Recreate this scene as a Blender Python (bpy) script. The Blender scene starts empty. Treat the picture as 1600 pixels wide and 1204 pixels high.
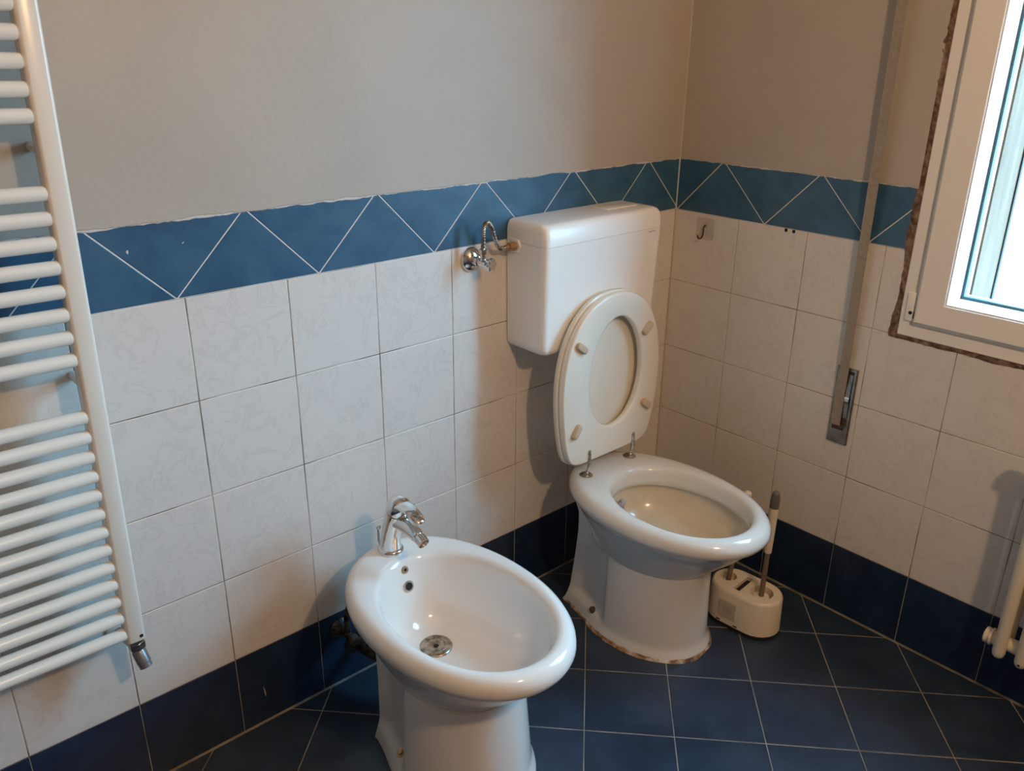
import bpy, bmesh, math, random
from mathutils import Vector, Matrix

random.seed(7)
SC = bpy.context.scene
COL = SC.collection

# ------------------------------------------------------------------ camera
cam_d = bpy.data.cameras.new('camera')
cam = bpy.data.objects.new('camera', cam_d)
COL.objects.link(cam)
cam.matrix_world = Matrix((
    (0.74623829, 0.24257163, -0.6199092, -1.93379),
    (-0.66561009, 0.28528968, -0.68961802, -1.47348),
    (0.00957193, 0.92723719, 0.37435221, 1.42263),
    (0, 0, 0, 1)))
cam_d.sensor_fit = 'HORIZONTAL'
cam_d.sensor_width = 36.0
cam_d.lens = 1327.31 * 36.0 / 1600.0
cam_d.clip_start = 0.02
cam_d.clip_end = 100
SC.camera = cam

# ------------------------------------------------------------------ sky, lamp, exposure
world = bpy.data.worlds.new('sky')
SC.world = world
world.use_nodes = True
nt = world.node_tree
nt.nodes.clear()
wo = nt.nodes.new('ShaderNodeOutputWorld')
bg = nt.nodes.new('ShaderNodeBackground')
bg.inputs['Strength'].default_value = 35.5
# open blue sky over a much dimmer ground, the same all the way round
wtc = nt.nodes.new('ShaderNodeTexCoord')
wsx = nt.nodes.new('ShaderNodeSeparateXYZ')
wmr = nt.nodes.new('ShaderNodeMapRange')
wmr.inputs['From Min'].default_value = -0.04
wmr.inputs['From Max'].default_value = 0.12
wmx = nt.nodes.new('ShaderNodeMix'); wmx.data_type = 'RGBA'
wmx.inputs['A'].default_value = (0.085, 0.125, 0.150, 1)
wmx.inputs['B'].default_value = (0.285, 0.655, 0.965, 1)
nt.links.new(wtc.outputs['Generated'], wsx.inputs[0])
nt.links.new(wsx.outputs['Z'], wmr.inputs['Value'])
nt.links.new(wmr.outputs[0], wmx.inputs['Factor'])
nt.links.new(wmx.outputs['Result'], bg.inputs['Color'])
nt.links.new(bg.outputs[0], wo.inputs[0])

pl = bpy.data.lights.new('window_portal', 'AREA')          # sampling aid only: a portal gives off no light
pl.shape = 'RECTANGLE'; pl.size = 0.70; pl.size_y = 1.24
pl.cycles.is_portal = True
po = bpy.data.objects.new('window_portal', pl)
COL.objects.link(po)
po.location = (0.33, -1.10, 1.46)
po.rotation_euler = (math.radians(90), 0, math.radians(90))

ld = bpy.data.lights.new('ceiling_bulb', 'POINT')
ld.energy = 54.0
ld.color = (1.0, 0.63, 0.335)
ld.shadow_soft_size = 0.05
lo = bpy.data.objects.new('ceiling_bulb', ld)
COL.objects.link(lo)
lo.location = (-1.22, -2.0, 2.0)

SC.view_settings.view_transform = 'Standard'
SC.view_settings.look = 'None'
SC.view_settings.gamma = 1.0
SC.view_settings.use_curve_mapping = False
SC.view_settings.exposure = -0.07
try:
    SC.cycles.use_denoising = True
    SC.cycles.max_bounces = 10
    SC.cycles.diffuse_bounces = 6
    SC.cycles.transparent_max_bounces = 12
    SC.cycles.sample_clamp_indirect = 8.0
except Exception:
    pass

# ------------------------------------------------------------------ materials
def principled(name, color, rough=0.5, metal=0.0, spec=0.5, coat=0.0):
    m = bpy.data.materials.new(name)
    m.use_nodes = True
    b = m.node_tree.nodes['Principled BSDF']
    b.inputs['Base Color'].default_value = (*color, 1)
    b.inputs['Roughness'].default_value = rough
    b.inputs['Metallic'].default_value = metal
    b.inputs['Specular IOR Level'].default_value = spec
    b.inputs['Coat Weight'].default_value = coat
    b.inputs['Coat Roughness'].default_value = 0.05
    return m

def noise_color(m, stops, scale=5.0, detail=4.0, distortion=0.0, rough=0.55, use_random=False, bump=0.0, bump_scale=None, stretch=None):
    """colour of a material from a noise run through a ramp, with optional fine relief"""
    t = m.node_tree
    N, L = t.nodes, t.links
    b = N['Principled BSDF']
    tc = N.new('ShaderNodeTexCoord')
    mp = N.new('ShaderNodeMapping')
    L.new(tc.outputs['Object'], mp.inputs['Vector'])
    if stretch:
        mp.inputs['Scale'].default_value = stretch
    src = mp.outputs[0]
    if use_random:
        oi = N.new('ShaderNodeObjectInfo')
        mul = N.new('ShaderNodeMath'); mul.operation = 'MULTIPLY'; mul.inputs[1].default_value = 37.0
        L.new(oi.outputs['Random'], mul.inputs[0])
        cb = N.new('ShaderNodeCombineXYZ')
        for k in range(3):
            L.new(mul.outputs[0], cb.inputs[k])
        L.new(cb.outputs[0], mp.inputs['Location'])
    nz = N.new('ShaderNodeTexNoise')
    nz.inputs['Scale'].default_value = scale
    nz.inputs['Detail'].default_value = detail
    nz.inputs['Roughness'].default_value = rough
    nz.inputs['Distortion'].default_value = distortion
    L.new(src, nz.inputs['Vector'])
    cr = N.new('ShaderNodeValToRGB')
    el = cr.color_ramp.elements
    while len(el) < len(stops):
        el.new(0.5)
    for e, (p, c) in zip(el, stops):
        e.position = p
        e.color = (*c, 1)
    L.new(nz.outputs['Fac'], cr.inputs['Fac'])
    L.new(cr.outputs['Color'], b.inputs['Base Color'])
    if bump:
        n2 = N.new('ShaderNodeTexNoise')
        n2.inputs['Scale'].default_value = bump_scale or scale
        n2.inputs['Detail'].default_value = 4
        L.new(src, n2.inputs['Vector'])
        bp = N.new('ShaderNodeBump')
        bp.inputs['Strength'].default_value = bump
        bp.inputs['Distance'].default_value = 0.01
        L.new(n2.outputs['Fac'], bp.inputs['Height'])
        L.new(bp.outputs[0], b.inputs['Normal'])
    return m

def dim(c, k):
    return tuple(x * k for x in c)

W_ = (0.71, 0.69, 0.665)
M_TILE = noise_color(principled('white_glazed_tile', W_, 0.34), [(0.0, W_), (0.425, W_), (0.455, dim(W_, 0.90)), (0.485, W_), (0.64, W_), (0.70, dim(W_, 0.95)), (0.76, W_)],
                     14.0, 10.0, 0.9, 0.70, True, 0.03, 30)
B1, B2, B3 = (0.026, 0.085, 0.165), (0.040, 0.120, 0.215), (0.060, 0.150, 0.250)
M_BORDER = noise_color(principled('blue_glazed_tile', B2, 0.34), [(0.28, B1), (0.5, B2), (0.75, B3)], 11.0, 5.0, 0.4, 0.6, True, 0.02, 40)
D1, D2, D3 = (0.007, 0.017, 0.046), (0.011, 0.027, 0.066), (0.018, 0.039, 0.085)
M_BASE = noise_color(principled('shaded_blue_tile', D2, 0.24), [(0.28, D1), (0.5, D2), (0.75, D3)], 10.0, 5.0, 0.4, 0.6, True, 0.02, 40)  # the border's blue tile, colour darkened for the dimmer light down here
F1, F2, F3 = (0.012, 0.024, 0.048), (0.019, 0.036, 0.068), (0.032, 0.055, 0.095)
M_FLOOR = noise_color(principled('navy_floor_tile', F2, 0.33), [(0.28, F1), (0.5, F2), (0.75, F3)], 9.0, 6.0, 0.5, 0.62, True, 0.05, 60)
M_GROUT_W = noise_color(principled('stained_wall_grout', (0.5, 0.45, 0.4), 0.9), [(0.38, (0.10, 0.075, 0.055)), (0.49, (0.36, 0.32, 0.28)), (0.62, (0.56, 0.52, 0.47))], 7.0, 3.0)
M_GROUT_B = principled('pale_border_grout', (0.74, 0.75, 0.77), 0.85)
M_GROUT_D = noise_color(principled('sandy_floor_grout', (0.4, 0.34, 0.27), 0.9), [(0.3, (0.20, 0.165, 0.125)), (0.55, (0.40, 0.355, 0.30)), (0.75, (0.5, 0.45, 0.39))], 14.0, 3.0)
P_ = (0.470, 0.430, 0.380)
M_PLASTER = noise_color(principled('greige_painted_plaster', P_, 0.50, spec=0.5), [(0.3, dim(P_, 0.93)), (0.55, P_), (0.8, dim(P_, 1.05))], 3.5, 5.0, 0.3, 0.6, False, 0.06, 70)
M_CEIL = principled('white_ceiling_paint', (0.60, 0.57, 0.53), 0.9)
M_OTHER = principled('dark_unseen_wall', (0.24, 0.185, 0.14), 0.7)  # unseen walls, toned dark to cut the bounced light
M_MORTAR = noise_color(principled('broken_mortar', (0.2, 0.13, 0.1), 0.95), [(0.35, (0.085, 0.050, 0.035)), (0.5, (0.20, 0.125, 0.092)), (0.72, (0.36, 0.27, 0.21))], 45.0, 5.0, 0.5, 0.6, False, 0.8, 90)
M_CERAMIC = principled('white_sanitary_ceramic', (0.77, 0.76, 0.745), 0.11, spec=0.55, coat=0.25)
M_BOWL = noise_color(principled('toilet_ceramic', (0.73, 0.715, 0.685), 0.12, spec=0.55, coat=0.25), [(0.3, (0.70, 0.68, 0.64)), (0.7, (0.76, 0.745, 0.715))], 4.0)
M_LINING = noise_color(principled('yellowed_bowl_glaze', (0.64, 0.56, 0.43), 0.14, spec=0.5, coat=0.2), [(0.3, (0.58, 0.50, 0.37)), (0.7, (0.68, 0.60, 0.47))], 9.0)
M_CISTERN = principled('white_cistern_plastic', (0.90, 0.895, 0.88), 0.26)
M_SEAT = principled('ivory_seat_plastic', (0.80, 0.77, 0.69), 0.24)
M_BUMPER = principled('beige_rubber', (0.56, 0.46, 0.33), 0.6)
M_CHROME = principled('chrome', (0.78, 0.78, 0.78), 0.10, 1.0)
M_DULL = noise_color(principled('tarnished_chrome', (0.5, 0.46, 0.4), 0.28, 1.0), [(0.35, (0.22, 0.16, 0.10)), (0.6, (0.60, 0.56, 0.50))], 60.0)
M_SHADED = noise_color(principled('shaded_metal', (0.1, 0.09, 0.08), 0.45, 0.6), [(0.38, (0.03, 0.025, 0.02)), (0.6, (0.16, 0.145, 0.125))], 50.0)  # metal coloured dark for the shade behind the bidet
M_HINGE = noise_color(principled('spotted_chrome', (0.6, 0.58, 0.55), 0.22, 1.0), [(0.38, (0.30, 0.22, 0.14)), (0.52, (0.72, 0.70, 0.66))], 90.0)
M_BRASS = principled('dull_brass', (0.50, 0.32, 0.16), 0.4, 0.8)
M_LIME = principled('limescale_brown', (0.32, 0.20, 0.11), 0.6)
M_RUST = principled('rusty_screw', (0.085, 0.048, 0.022), 0.5)
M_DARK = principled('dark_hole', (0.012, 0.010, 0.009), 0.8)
M_RAIL = principled('white_radiator_enamel', (0.78, 0.755, 0.70), 0.24)
M_RAD = principled('cream_radiator_enamel', (0.74, 0.68, 0.57), 0.3)
M_PVC = principled('white_window_plastic', (0.86, 0.855, 0.84), 0.38)
M_GASKET = principled('blue_grey_gasket', (0.07, 0.15, 0.20), 0.5)
M_WOOD = noise_color(principled('pale_weathered_wood', (0.3, 0.3, 0.25), 0.8), [(0.3, (0.13, 0.062, 0.032)), (0.7, (0.23, 0.115, 0.062))], 6.0, 5.0, 0.3, 0.6, False, 0, None, (8, 8, 0.8))
M_WHITE_OUT = principled('white_outdoor_paint', (0.78, 0.78, 0.76), 0.7)
M_STRAP = noise_color(principled('grey_beige_webbing', (0.40, 0.345, 0.28), 0.85, spec=0.2), [(0.3, (0.30, 0.27, 0.235)), (0.7, (0.37, 0.335, 0.29))], 120.0, 2.0, 0, 0.5, False, 0.2, 300)
M_STEEL = noise_color(principled('worn_steel', (0.32, 0.30, 0.28), 0.32, 0.9), [(0.3, (0.18, 0.165, 0.15)), (0.7, (0.42, 0.40, 0.37))], 25.0)
M_GREYHEAD = principled('grey_metallic_plastic', (0.20, 0.21, 0.225), 0.35, 0.5)
M_REEL = principled('brown_bakelite', (0.055, 0.030, 0.02), 0.25)
M_CREAM = principled('cream_plastic', (0.74, 0.66, 0.53), 0.4)
M_STICKER = principled('faded_grey_sticker', (0.50, 0.45, 0.37), 0.6)
M_STICKER2 = principled('faded_print', (0.43, 0.385, 0.315), 0.6)
M_GREYCAP = principled('dark_grey_plastic', (0.13, 0.115, 0.10), 0.5)
M_ROD = principled('smoky_rod_plastic', (0.20, 0.14, 0.10), 0.25)
M_CAULK = noise_color(principled('dirty_sealant', (0.5, 0.4, 0.3), 0.8), [(0.38, (0.10, 0.045, 0.02)), (0.50, (0.34, 0.22, 0.13)), (0.62, (0.62, 0.55, 0.47))], 28.0, 4.0)
M_BLACK = principled('black_rubber', (0.015, 0.014, 0.013), 0.6)
M_PURPLE = noise_color(principled('violet_reflection', (0.25, 0.2, 0.27), 0.35), [(0.4, (0.16, 0.12, 0.17)), (0.6, (0.48, 0.44, 0.50))], 60.0)

def glass_mat(name, tint, gloss):
    m = bpy.data.materials.new(name)
    m.use_nodes = True
    t = m.node_tree
    t.nodes.clear()
    o = t.nodes.new('ShaderNodeOutputMaterial')
    mx = t.nodes.new('ShaderNodeMixShader')
    tr = t.nodes.new('ShaderNodeBsdfTransparent')
    tr.inputs[0].default_value = (*tint, 1)
    gl = t.nodes.new('ShaderNodeBsdfGlossy')
    gl.inputs['Roughness'].default_value = 0.02
    mx.inputs[0].default_value = gloss
    t.links.new(tr.outputs[0], mx.inputs[1])
    t.links.new(gl.outputs[0], mx.inputs[2])
    t.links.new(mx.outputs[0], o.inputs[0])
    return m

M_GLASS = glass_mat('clear_window_glass', (0.95, 0.985, 0.985), 0.04)
M_FILM = glass_mat('clear_adhesive_film', (0.965, 0.955, 0.945), 0.04)

# ------------------------------------------------------------------ object helpers
WORLD = {}
def wloc(o):
    v = Vector((0, 0, 0))
    while o:
        v += Vector(o.location)
        o = o.parent
    return v

def put(name, verts, faces, mat, parent=None, loc=None, smooth=True, sharp=38):
    """links world-space geometry as ONE mesh object; the mesh is stored relative to its parent (or to loc)"""
    me = bpy.data.meshes.new(name)
    base = wloc(parent) if parent else Vector((0, 0, 0))
    if loc is not None:
        base = Vector(loc)
    me.from_pydata([tuple(Vector(v) - base) for v in verts], [], faces)
    bm = bmesh.new(); bm.from_mesh(me)
    bmesh.ops.recalc_face_normals(bm, faces=bm.faces)
    bm.to_mesh(me); bm.free()
    if smooth:
        me.shade_smooth()
        me.set_sharp_from_angle(angle=math.radians(sharp))
    me.materials.append(mat)
    o = bpy.data.objects.new(name, me)
    COL.objects.link(o)
    if parent:
        o.parent = parent
        if loc is not None:
            o.location = base - wloc(parent)
    elif loc is not None:
        o.location = base
    return o

def clone(src, name, loc, parent):
    o = bpy.data.objects.new(name, src.data)
    COL.objects.link(o)
    o.parent = parent
    o.location = Vector(loc) - wloc(parent)
    return o

def thing(name, label, cat, loc, group=None):
    o = bpy.data.objects.new(name, None)
    o.empty_display_size = 0.05
    COL.objects.link(o)
    o.location = loc
    o['label'] = label
    o['category'] = cat
    if group:
        o['group'] = group
    return o

def tag(o, label, cat, group=None):
    o['label'] = label; o['category'] = cat
    if group:
        o['group'] = group
    return o

def structure(o, label=None):
    o['kind'] = 'structure'
    if label:
        o['label'] = label
    return o

class G:
    """collects geometry"""
    def __init__(s):
        s.v = []; s.f = []
    def add(s, v, f):
        n = len(s.v)
        s.v += [tuple(p) for p in v]
        s.f += [tuple(i + n for i in q) for q in f]
        return s
    def box(s, x0, x1, y0, y1, z0, z1, bevel=0.0, seg=2):
        bm = bmesh.new()
        bmesh.ops.create_cube(bm, size=1)
        for v in bm.verts:
            v.co = Vector(((x0 + x1) / 2 + v.co.x * (x1 - x0), (y0 + y1) / 2 + v.co.y * (y1 - y0), (z0 + z1) / 2 + v.co.z * (z1 - z0)))
        if bevel:
            bmesh.ops.bevel(bm, geom=bm.edges[:], offset=bevel, segments=seg, affect='EDGES', profile=0.5)
        bm.verts.index_update()
        s.add([v.co[:] for v in bm.verts], [[v.index for v in f.verts] for f in bm.faces])
        bm.free()
        return s
    def loft(s, rings, cap0=True, cap1=True, close=False):
        n = len(rings[0])
        v = [p for r in rings for p in r]
        f = []
        m = len(rings)
        for i in range(m if close else m - 1):
            a = i * n; b = ((i + 1) % m) * n
            for j in range(n):
                k = (j + 1) % n
                f.append((a + j, a + k, b + k, b + j))
        if cap0 and not close:
            f.append(tuple(range(n))[::-1])
        if cap1 and not close:
            f.append(tuple(range((m - 1) * n, m * n)))
        return s.add(v, f)
    def tube(s, pts, r, n=12, smooth_steps=0, caps=True):
        pts = [Vector(p) for p in pts]
        rr = r if isinstance(r, (list, tuple)) else [r] * len(pts)
        if smooth_steps:
            P, R = [], []
            m = len(pts)
            for i in range(m - 1):
                p0, p1, p2, p3 = pts[max(i - 1, 0)], pts[i], pts[i + 1], pts[min(i + 2, m - 1)]
                for k in range(smooth_steps):
                    t = k / smooth_steps
                    P.append(0.5 * ((2 * p1) + (p2 - p0) * t + (2 * p0 - 5 * p1 + 4 * p2 - p3) * t * t + (3 * p1 - p0 - 3 * p2 + p3) * t ** 3))
                    R.append(rr[i] * (1 - t) + rr[i + 1] * t)
            P.append(pts[-1]); R.append(rr[-1])
            pts, rr = P, R
        rings = []
        d = (pts[1] - pts[0]).normalized()
        up = Vector((0, 0, 1)) if abs(d.z) < 0.9 else Vector((1, 0, 0))
        side = d.cross(up).normalized()
        for i, p in enumerate(pts):
            if i == 0:
                t = pts[1] - pts[0]
            elif i == len(pts) - 1:
                t = pts[-1] - pts[-2]
            else:
                t = pts[i + 1] - pts[i - 1]
            t.normalize()
            side = (side - t * side.dot(t)).normalized()
            o = t.cross(side)
            rings.append([p + (side * math.cos(a) + o * math.sin(a)) * rr[i] for a in [2 * math.pi * k / n for k in range(n)]])
        return s.loft(rings, caps, caps)
    def lathe(s, origin, axis, prof, n=24, cap=True):
        """prof: (distance along the axis, radius)"""
        o = Vector(origin); ax = Vector(axis).normalized()
        u = ax.cross(Vector((0, 0, 1)) if abs(ax.z) < 0.9 else Vector((1, 0, 0))).normalized()
        w = ax.cross(u)
        rings = [[o + ax * h + (u * math.cos(2 * math.pi * k / n) + w * math.sin(2 * math.pi * k / n)) * max(r, 1e-4) for k in range(n)] for h, r in prof]
        return s.loft(rings, cap, cap)
    def put(s, name, mat, parent=None, loc=None, smooth=True, sharp=38):
        return put(name, s.v, s.f, mat, parent, loc, smooth, sharp)

# --- flat pieces: a 2-D outline on a wall or the floor, turned into a thin slab with chamfered edges
def on_left(a, b, h):
    return (a, -h, b)
def on_right(a, b, h):
    return (-h, a, b)
def on_floor(a, b, h):
    return (a, b, h)

def area2(p):
    return sum(p[i][0] * p[(i + 1) % len(p)][1] - p[(i + 1) % len(p)][0] * p[i][1] for i in range(len(p))) / 2

def clip(poly, nx, ny, d):
    """keeps nx*a + ny*b <= d"""
    out = []
    n = len(poly)
    for i in range(n):
        p, q = poly[i], poly[(i + 1) % n]
        sp, sq = nx * p[0] + ny * p[1] - d, nx * q[0] + ny * q[1] - d
        if sp <= 0:
            out.append(p)
        if sp * sq < 0:
            t = sp / (sp - sq)
            out.append((p[0] + t * (q[0] - p[0]), p[1] + t * (q[1] - p[1])))
    return out

def clip_rect(poly, a0, a1, b0, b1):
    for c in ((-1, 0, -a0), (1, 0, a1), (0, -1, -b0), (0, 1, b1)):
        if len(poly) < 3:
            return []
        poly = clip(poly, *c)
    clean = []
    for p in poly:
        if not clean or math.hypot(p[0] - clean[-1][0], p[1] - clean[-1][1]) > 1e-4:
            clean.append(p)
    if len(clean) > 1 and math.hypot(clean[0][0] - clean[-1][0], clean[0][1] - clean[-1][1]) < 1e-4:
        clean.pop()
    return clean if len(clean) > 2 and abs(area2(clean)) > 2e-5 else []

def inset(poly, d):
    if area2(poly) < 0:
        poly = poly[::-1]
    n = len(poly)
    out = []
    for i in range(n):
        p0, p1, p2 = Vector(poly[i - 1]), Vector(poly[i]), Vector(poly[(i + 1) % n])
        e1 = (p1 - p0).normalized(); e2 = (p2 - p1).normalized()
        n1 = Vector((-e1.y, e1.x)); n2 = Vector((-e2.y, e2.x))
        den = 1 + n1.dot(n2)
        m = (n1 + n2) / max(den, 0.15)
        out.append(tuple(p1 + m * d))
    return out

def slab_geo(poly, plane, h0, h1, ch=0.0012):
    if area2(poly) < 0:
        poly = poly[::-1]
    top = inset(poly, ch)
    n = len(poly)
    v = [plane(a, b, h0) for a, b in poly] + [plane(a, b, h1 - ch * 0.6) for a, b in poly] + [plane(a, b, h1) for a, b in top]
    f = []
    for k in range(2):
        for i in range(n):
            j = (i + 1) % n
            f.append((k * n + i, k * n + j, (k + 1) * n + j, (k + 1) * n + i))
    f.append(tuple(range(2 * n, 3 * n)))
    f.append(tuple(range(n))[::-1])
    return v, f

def slab(name, poly, plane, h0, h1, mat, parent, ch=0.0012):
    v, f = slab_geo(poly, plane, h0, h1, ch)
    ca = sum(p[0] for p in poly) / len(poly); cb = sum(p[1] for p in poly) / len(poly)
    return put(name, v, f, mat, parent, plane(ca, cb, 0), smooth=False)

def rect(a0, a1, b0, b1):
    return [(a0, b0), (a1, b0), (a1, b1), (a0, b1)]

# ------------------------------------------------------------------ the room
RX, RY, RZ = -2.70, -2.50, 2.60          # room runs from the corner at (0, 0) to (RX, RY)
ZB, ZW, ZT = 0.1964, 0.9960, 1.1400      # top of base row, bottom and top of blue border
JT = 0.0009                              # half a wall joint
WY0, WY1, WZ0, WZ1 = -1.468, -0.668, 0.800, 2.140   # window frame, outer
HY0, HY1, HZ0, HZ1 = WY0 - 0.012, WY1 + 0.012, WZ0 - 0.010, WZ1 + 0.010   # rough hole

g = G().box(RX - 0.1, 0.30, 0.006, 0.16, -0.1, RZ + 0.1)
wall_left = structure(g.put('wall_left', M_PLASTER, smooth=False), 'long wall with white tiles and a blue zigzag border behind bidet and toilet')
g = G()
g.box(0.006, 0.27, HY1, 0.006, -0.1, RZ + 0.1)
g.box(0.006, 0.27, RY - 0.1, HY0, -0.1, RZ + 0.1)
g.box(0.006, 0.27, HY0, HY1, -0.1, HZ0)
g.box(0.006, 0.27, HY0, HY1, HZ1, RZ + 0.1)
wall_right = structure(g.put('wall_right', M_PLASTER, smooth=False), 'window wall with white tiles and a blue zigzag border')
structure(G().box(RX - 0.1, RX, RY - 0.1, 0.006, -0.1, RZ + 0.1).put('wall_front', M_OTHER, smooth=False), 'unseen wall opposite the window, toned dark to cut bounce')
structure(G().box(RX, 0.006, RY - 0.1, RY, -0.1, RZ + 0.1).put('wall_back', M_OTHER, smooth=False), 'unseen wall behind the camera, toned dark to cut bounce')
structure(G().box(RX, 0.006, RY, 0.006, RZ, RZ + 0.1).put('ceiling', M_CEIL, smooth=False), 'white ceiling')
floor = structure(G().box(RX - 0.05, 0.10, RY - 0.05, 0.05, -0.10, -0.006).put('floor', M_GROUT_D, smooth=False), 'dark blue tiled floor laid diagonally')

# grout beds (recessed joints)
def grout(plane, a0, a1, b0, b1, mat, parent, extra=None):
    gg = G()
    for q in (extra or [(a0, a1, b0, b1)]):
        v, f = slab_geo(rect(*q), plane, -0.006, -0.0010, 0.0001)
        gg.add(v, f)
    return gg.put('grout', mat, parent, smooth=False)

grout(on_left, RX, 0.0, 0.0, ZB, M_GROUT_D, wall_left)
grout(on_left, RX, 0.0, ZB, ZW, M_GROUT_W, wall_left)
grout(on_left, RX, 0.0, ZW, ZT + 0.01, M_GROUT_B, wall_left)
grout(on_right, RY, 0.0, 0.0, ZB, M_GROUT_D, wall_right)
grout(on_right, 0, 0, 0, 0, M_GROUT_W, wall_right, [(HY1, 0.0, ZB, ZW), (HY0, HY1, ZB, HZ0), (RY, HY0, ZB, ZW)])
grout(on_right, 0, 0, 0, 0, M_GROUT_B, wall_right, [(HY1, 0.0, ZW, ZT + 0.01), (RY, HY0, ZW, ZT + 0.01)])
grout(on_floor, RX, 0.0, RY, 0.0, M_GROUT_D, floor)

# wall tiles, each a piece of its own
def tile_rows(plane, joints, parent, regions, seed):
    rnd = random.Random(seed)
    shared = {}
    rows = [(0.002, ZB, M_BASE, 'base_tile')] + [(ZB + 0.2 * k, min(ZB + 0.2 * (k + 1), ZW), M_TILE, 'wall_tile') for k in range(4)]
    for b0, b1, mat, nm in rows:
        for j1, j0 in zip(joints[:-1], joints[1:]):
            full = rect(j0 + JT, j1 - JT, b0 + JT, b1 - JT)
            for rg in regions:
                p = clip_rect(full, *rg)
                if not p:
                    continue
                key = (nm, round(j1 - j0, 4), round(b1 - b0, 4))
                whole = abs(abs(area2(p)) - abs(area2(full))) < 1e-7
                c = plane((j0 + j1) / 2, (b0 + b1) / 2, rnd.uniform(-0.0003, 0.0003))
                if whole and key in shared:
                    clone(shared[key], nm, c, parent)
                else:
                    v, f = slab_geo(p, plane, -0.006, 0.0, 0.0011)
                    o = put(nm, v, f, mat, parent, plane((j0 + j1) / 2, (b0 + b1) / 2, 0), smooth=False)
                    if whole:
                        shared[key] = o

jl = [-0.001] + [-(0.1937 + 0.2 * k) for k in range(13)]
jl = [j for j in jl if j > RX] + [RX]
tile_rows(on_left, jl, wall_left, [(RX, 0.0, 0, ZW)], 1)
jr = [-0.001] + [-(0.2068 + 0.2 * k) for k in range(12)]
jr = [j for j in jr if j > RY] + [RY]
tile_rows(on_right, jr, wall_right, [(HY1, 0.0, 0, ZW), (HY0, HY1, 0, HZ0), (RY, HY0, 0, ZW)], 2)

G().box(-0.0030, 0.001, -0.0030, 0.001, ZB, ZW).put('corner_joint', principled('tan_corner_grout', (0.52, 0.44, 0.36), 0.9), wall_left, smooth=False)
G().box(-0.0022, 0.001, -0.0022, 0.001, ZW, ZT).put('corner_joint', M_GROUT_B, wall_left, smooth=False)

def border(plane, first, period, end, parent, regions):
    polys = []
    k = -1
    while first - period * (k + 1) > end - period:
        b0, b1 = first - period * k, first - period * (k + 1)
        pk0 = b0 - period / 2; pk1 = b1 - period / 2
        polys.append([(b1, ZW), (b0, ZW), (pk0, ZT)])
        polys.append([(pk1, ZT), (b1, ZW), (pk0, ZT)])
        k += 1
    for p in polys:
        q = inset(p, 0.0012)
        for rg in regions:
            c = clip_rect(q, *rg)
            if c:
                slab('border_tile', c, plane, -0.006, 0.0, M_BORDER, parent, 0.0009)

border(on_left, 0.0085, 0.2831, RX, wall_left, [(RX, -0.0015, ZW, ZT)])
border(on_right, -0.0035, 0.2797, RY, wall_right, [(HY1, -0.0015, ZW, ZT), (RY, HY0, ZW, ZT)])

# painted plaster above the border, with its ragged lower edge lapping over the tiles
def ragged(rnd, a0, a1, base, amp, step=0.006):
    pts = []
    n = int(abs(a1 - a0) / step)
    w = 0.0
    for i in range(n + 1):
        w = 0.80 * w + rnd.uniform(-1, 1) * amp * 0.55
        pts.append((a0 + (a1 - a0) * i / n, base + w + rnd.uniform(-1, 1) * amp * 0.12))
    return pts

def plaster(plane, edge, top, parent, name='plaster_coat', mat=M_PLASTER, h=0.0016):
    v, f = [], []
    for a, b in edge:
        v += [plane(a, b, -0.006), plane(a, b, h * 0.5), plane(a, b + 0.0015, h), plane(a, top, h)]
    for i in range(len(edge) - 1):
        for k in range(3):
            f.append((4 * i + k, 4 * i + k + 1, 4 * i + 5 + k, 4 * i + 4 + k))
    return put(name, v, f, mat, parent, smooth=False)

rnd = random.Random(11)
M_FILLER = principled('pale_filler', (0.62, 0.60, 0.57), 0.85)
plaster(on_left, ragged(rnd, RX, 0.0, 1.1322, 0.0020), 1.142, wall_left, 'filler_edge', M_FILLER, 0.0008)
plaster(on_right, ragged(rnd, HY1, 0.0, 1.1325, 0.0016), 1.142, wall_right, 'filler_edge', M_FILLER, 0.0008)
plaster(on_left, ragged(rnd, RX, 0.0, 1.1345, 0.0022), RZ, wall_left)
plaster(on_right, ragged(rnd, HY1, 0.0, 1.1345, 0.0020), RZ, wall_right)
plaster(on_right, ragged(rnd, RY, HY0, 1.1345, 0.0020), RZ, wall_right)
plaster(on_right, [(HY0, HZ1), (HY1, HZ1)], RZ, wall_right)

G().box(-0.0042, 0.001, -0.0042, 0.001, 1.137, RZ, 0.0012).put('corner_bead', principled('corner_caulk', (0.54, 0.50, 0.45), 0.8), wall_left, smooth=False)

# chips and scratches in the glaze of the left wall
M_CHIP = principled('bare_biscuit', (0.62, 0.62, 0.60), 0.8)
def chip(x, z, w, h, ang=0.0):
    r = random.Random(int(abs(x * 9973 + z * 131)))
    out = []
    for k in range(9):
        a = 2 * math.pi * k / 9
        q = r.uniform(0.6, 1.0)
        dx, dz_ = w * q * math.cos(a), h * q * math.sin(a)
        out.append((x + dx * math.cos(ang) - dz_ * math.sin(ang), z + dx * math.sin(ang) + dz_ * math.cos(ang)))
    v, f = slab_geo(out, on_left, -0.001, 0.0003, 0.0001)
    put('glaze_chip', v, f, M_CHIP, wall_left, smooth=False)
chip(-1.4785, 1.0906, 0.0026, 0.0042)
chip(-1.3835, 1.0936, 0.0032, 0.0012, 0.7)
chip(-1.3381, 0.0801, 0.0010, 0.0165, 0.10)
chip(-1.0853, 0.4858, 0.0008, 0.0100, 0.0)

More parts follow.
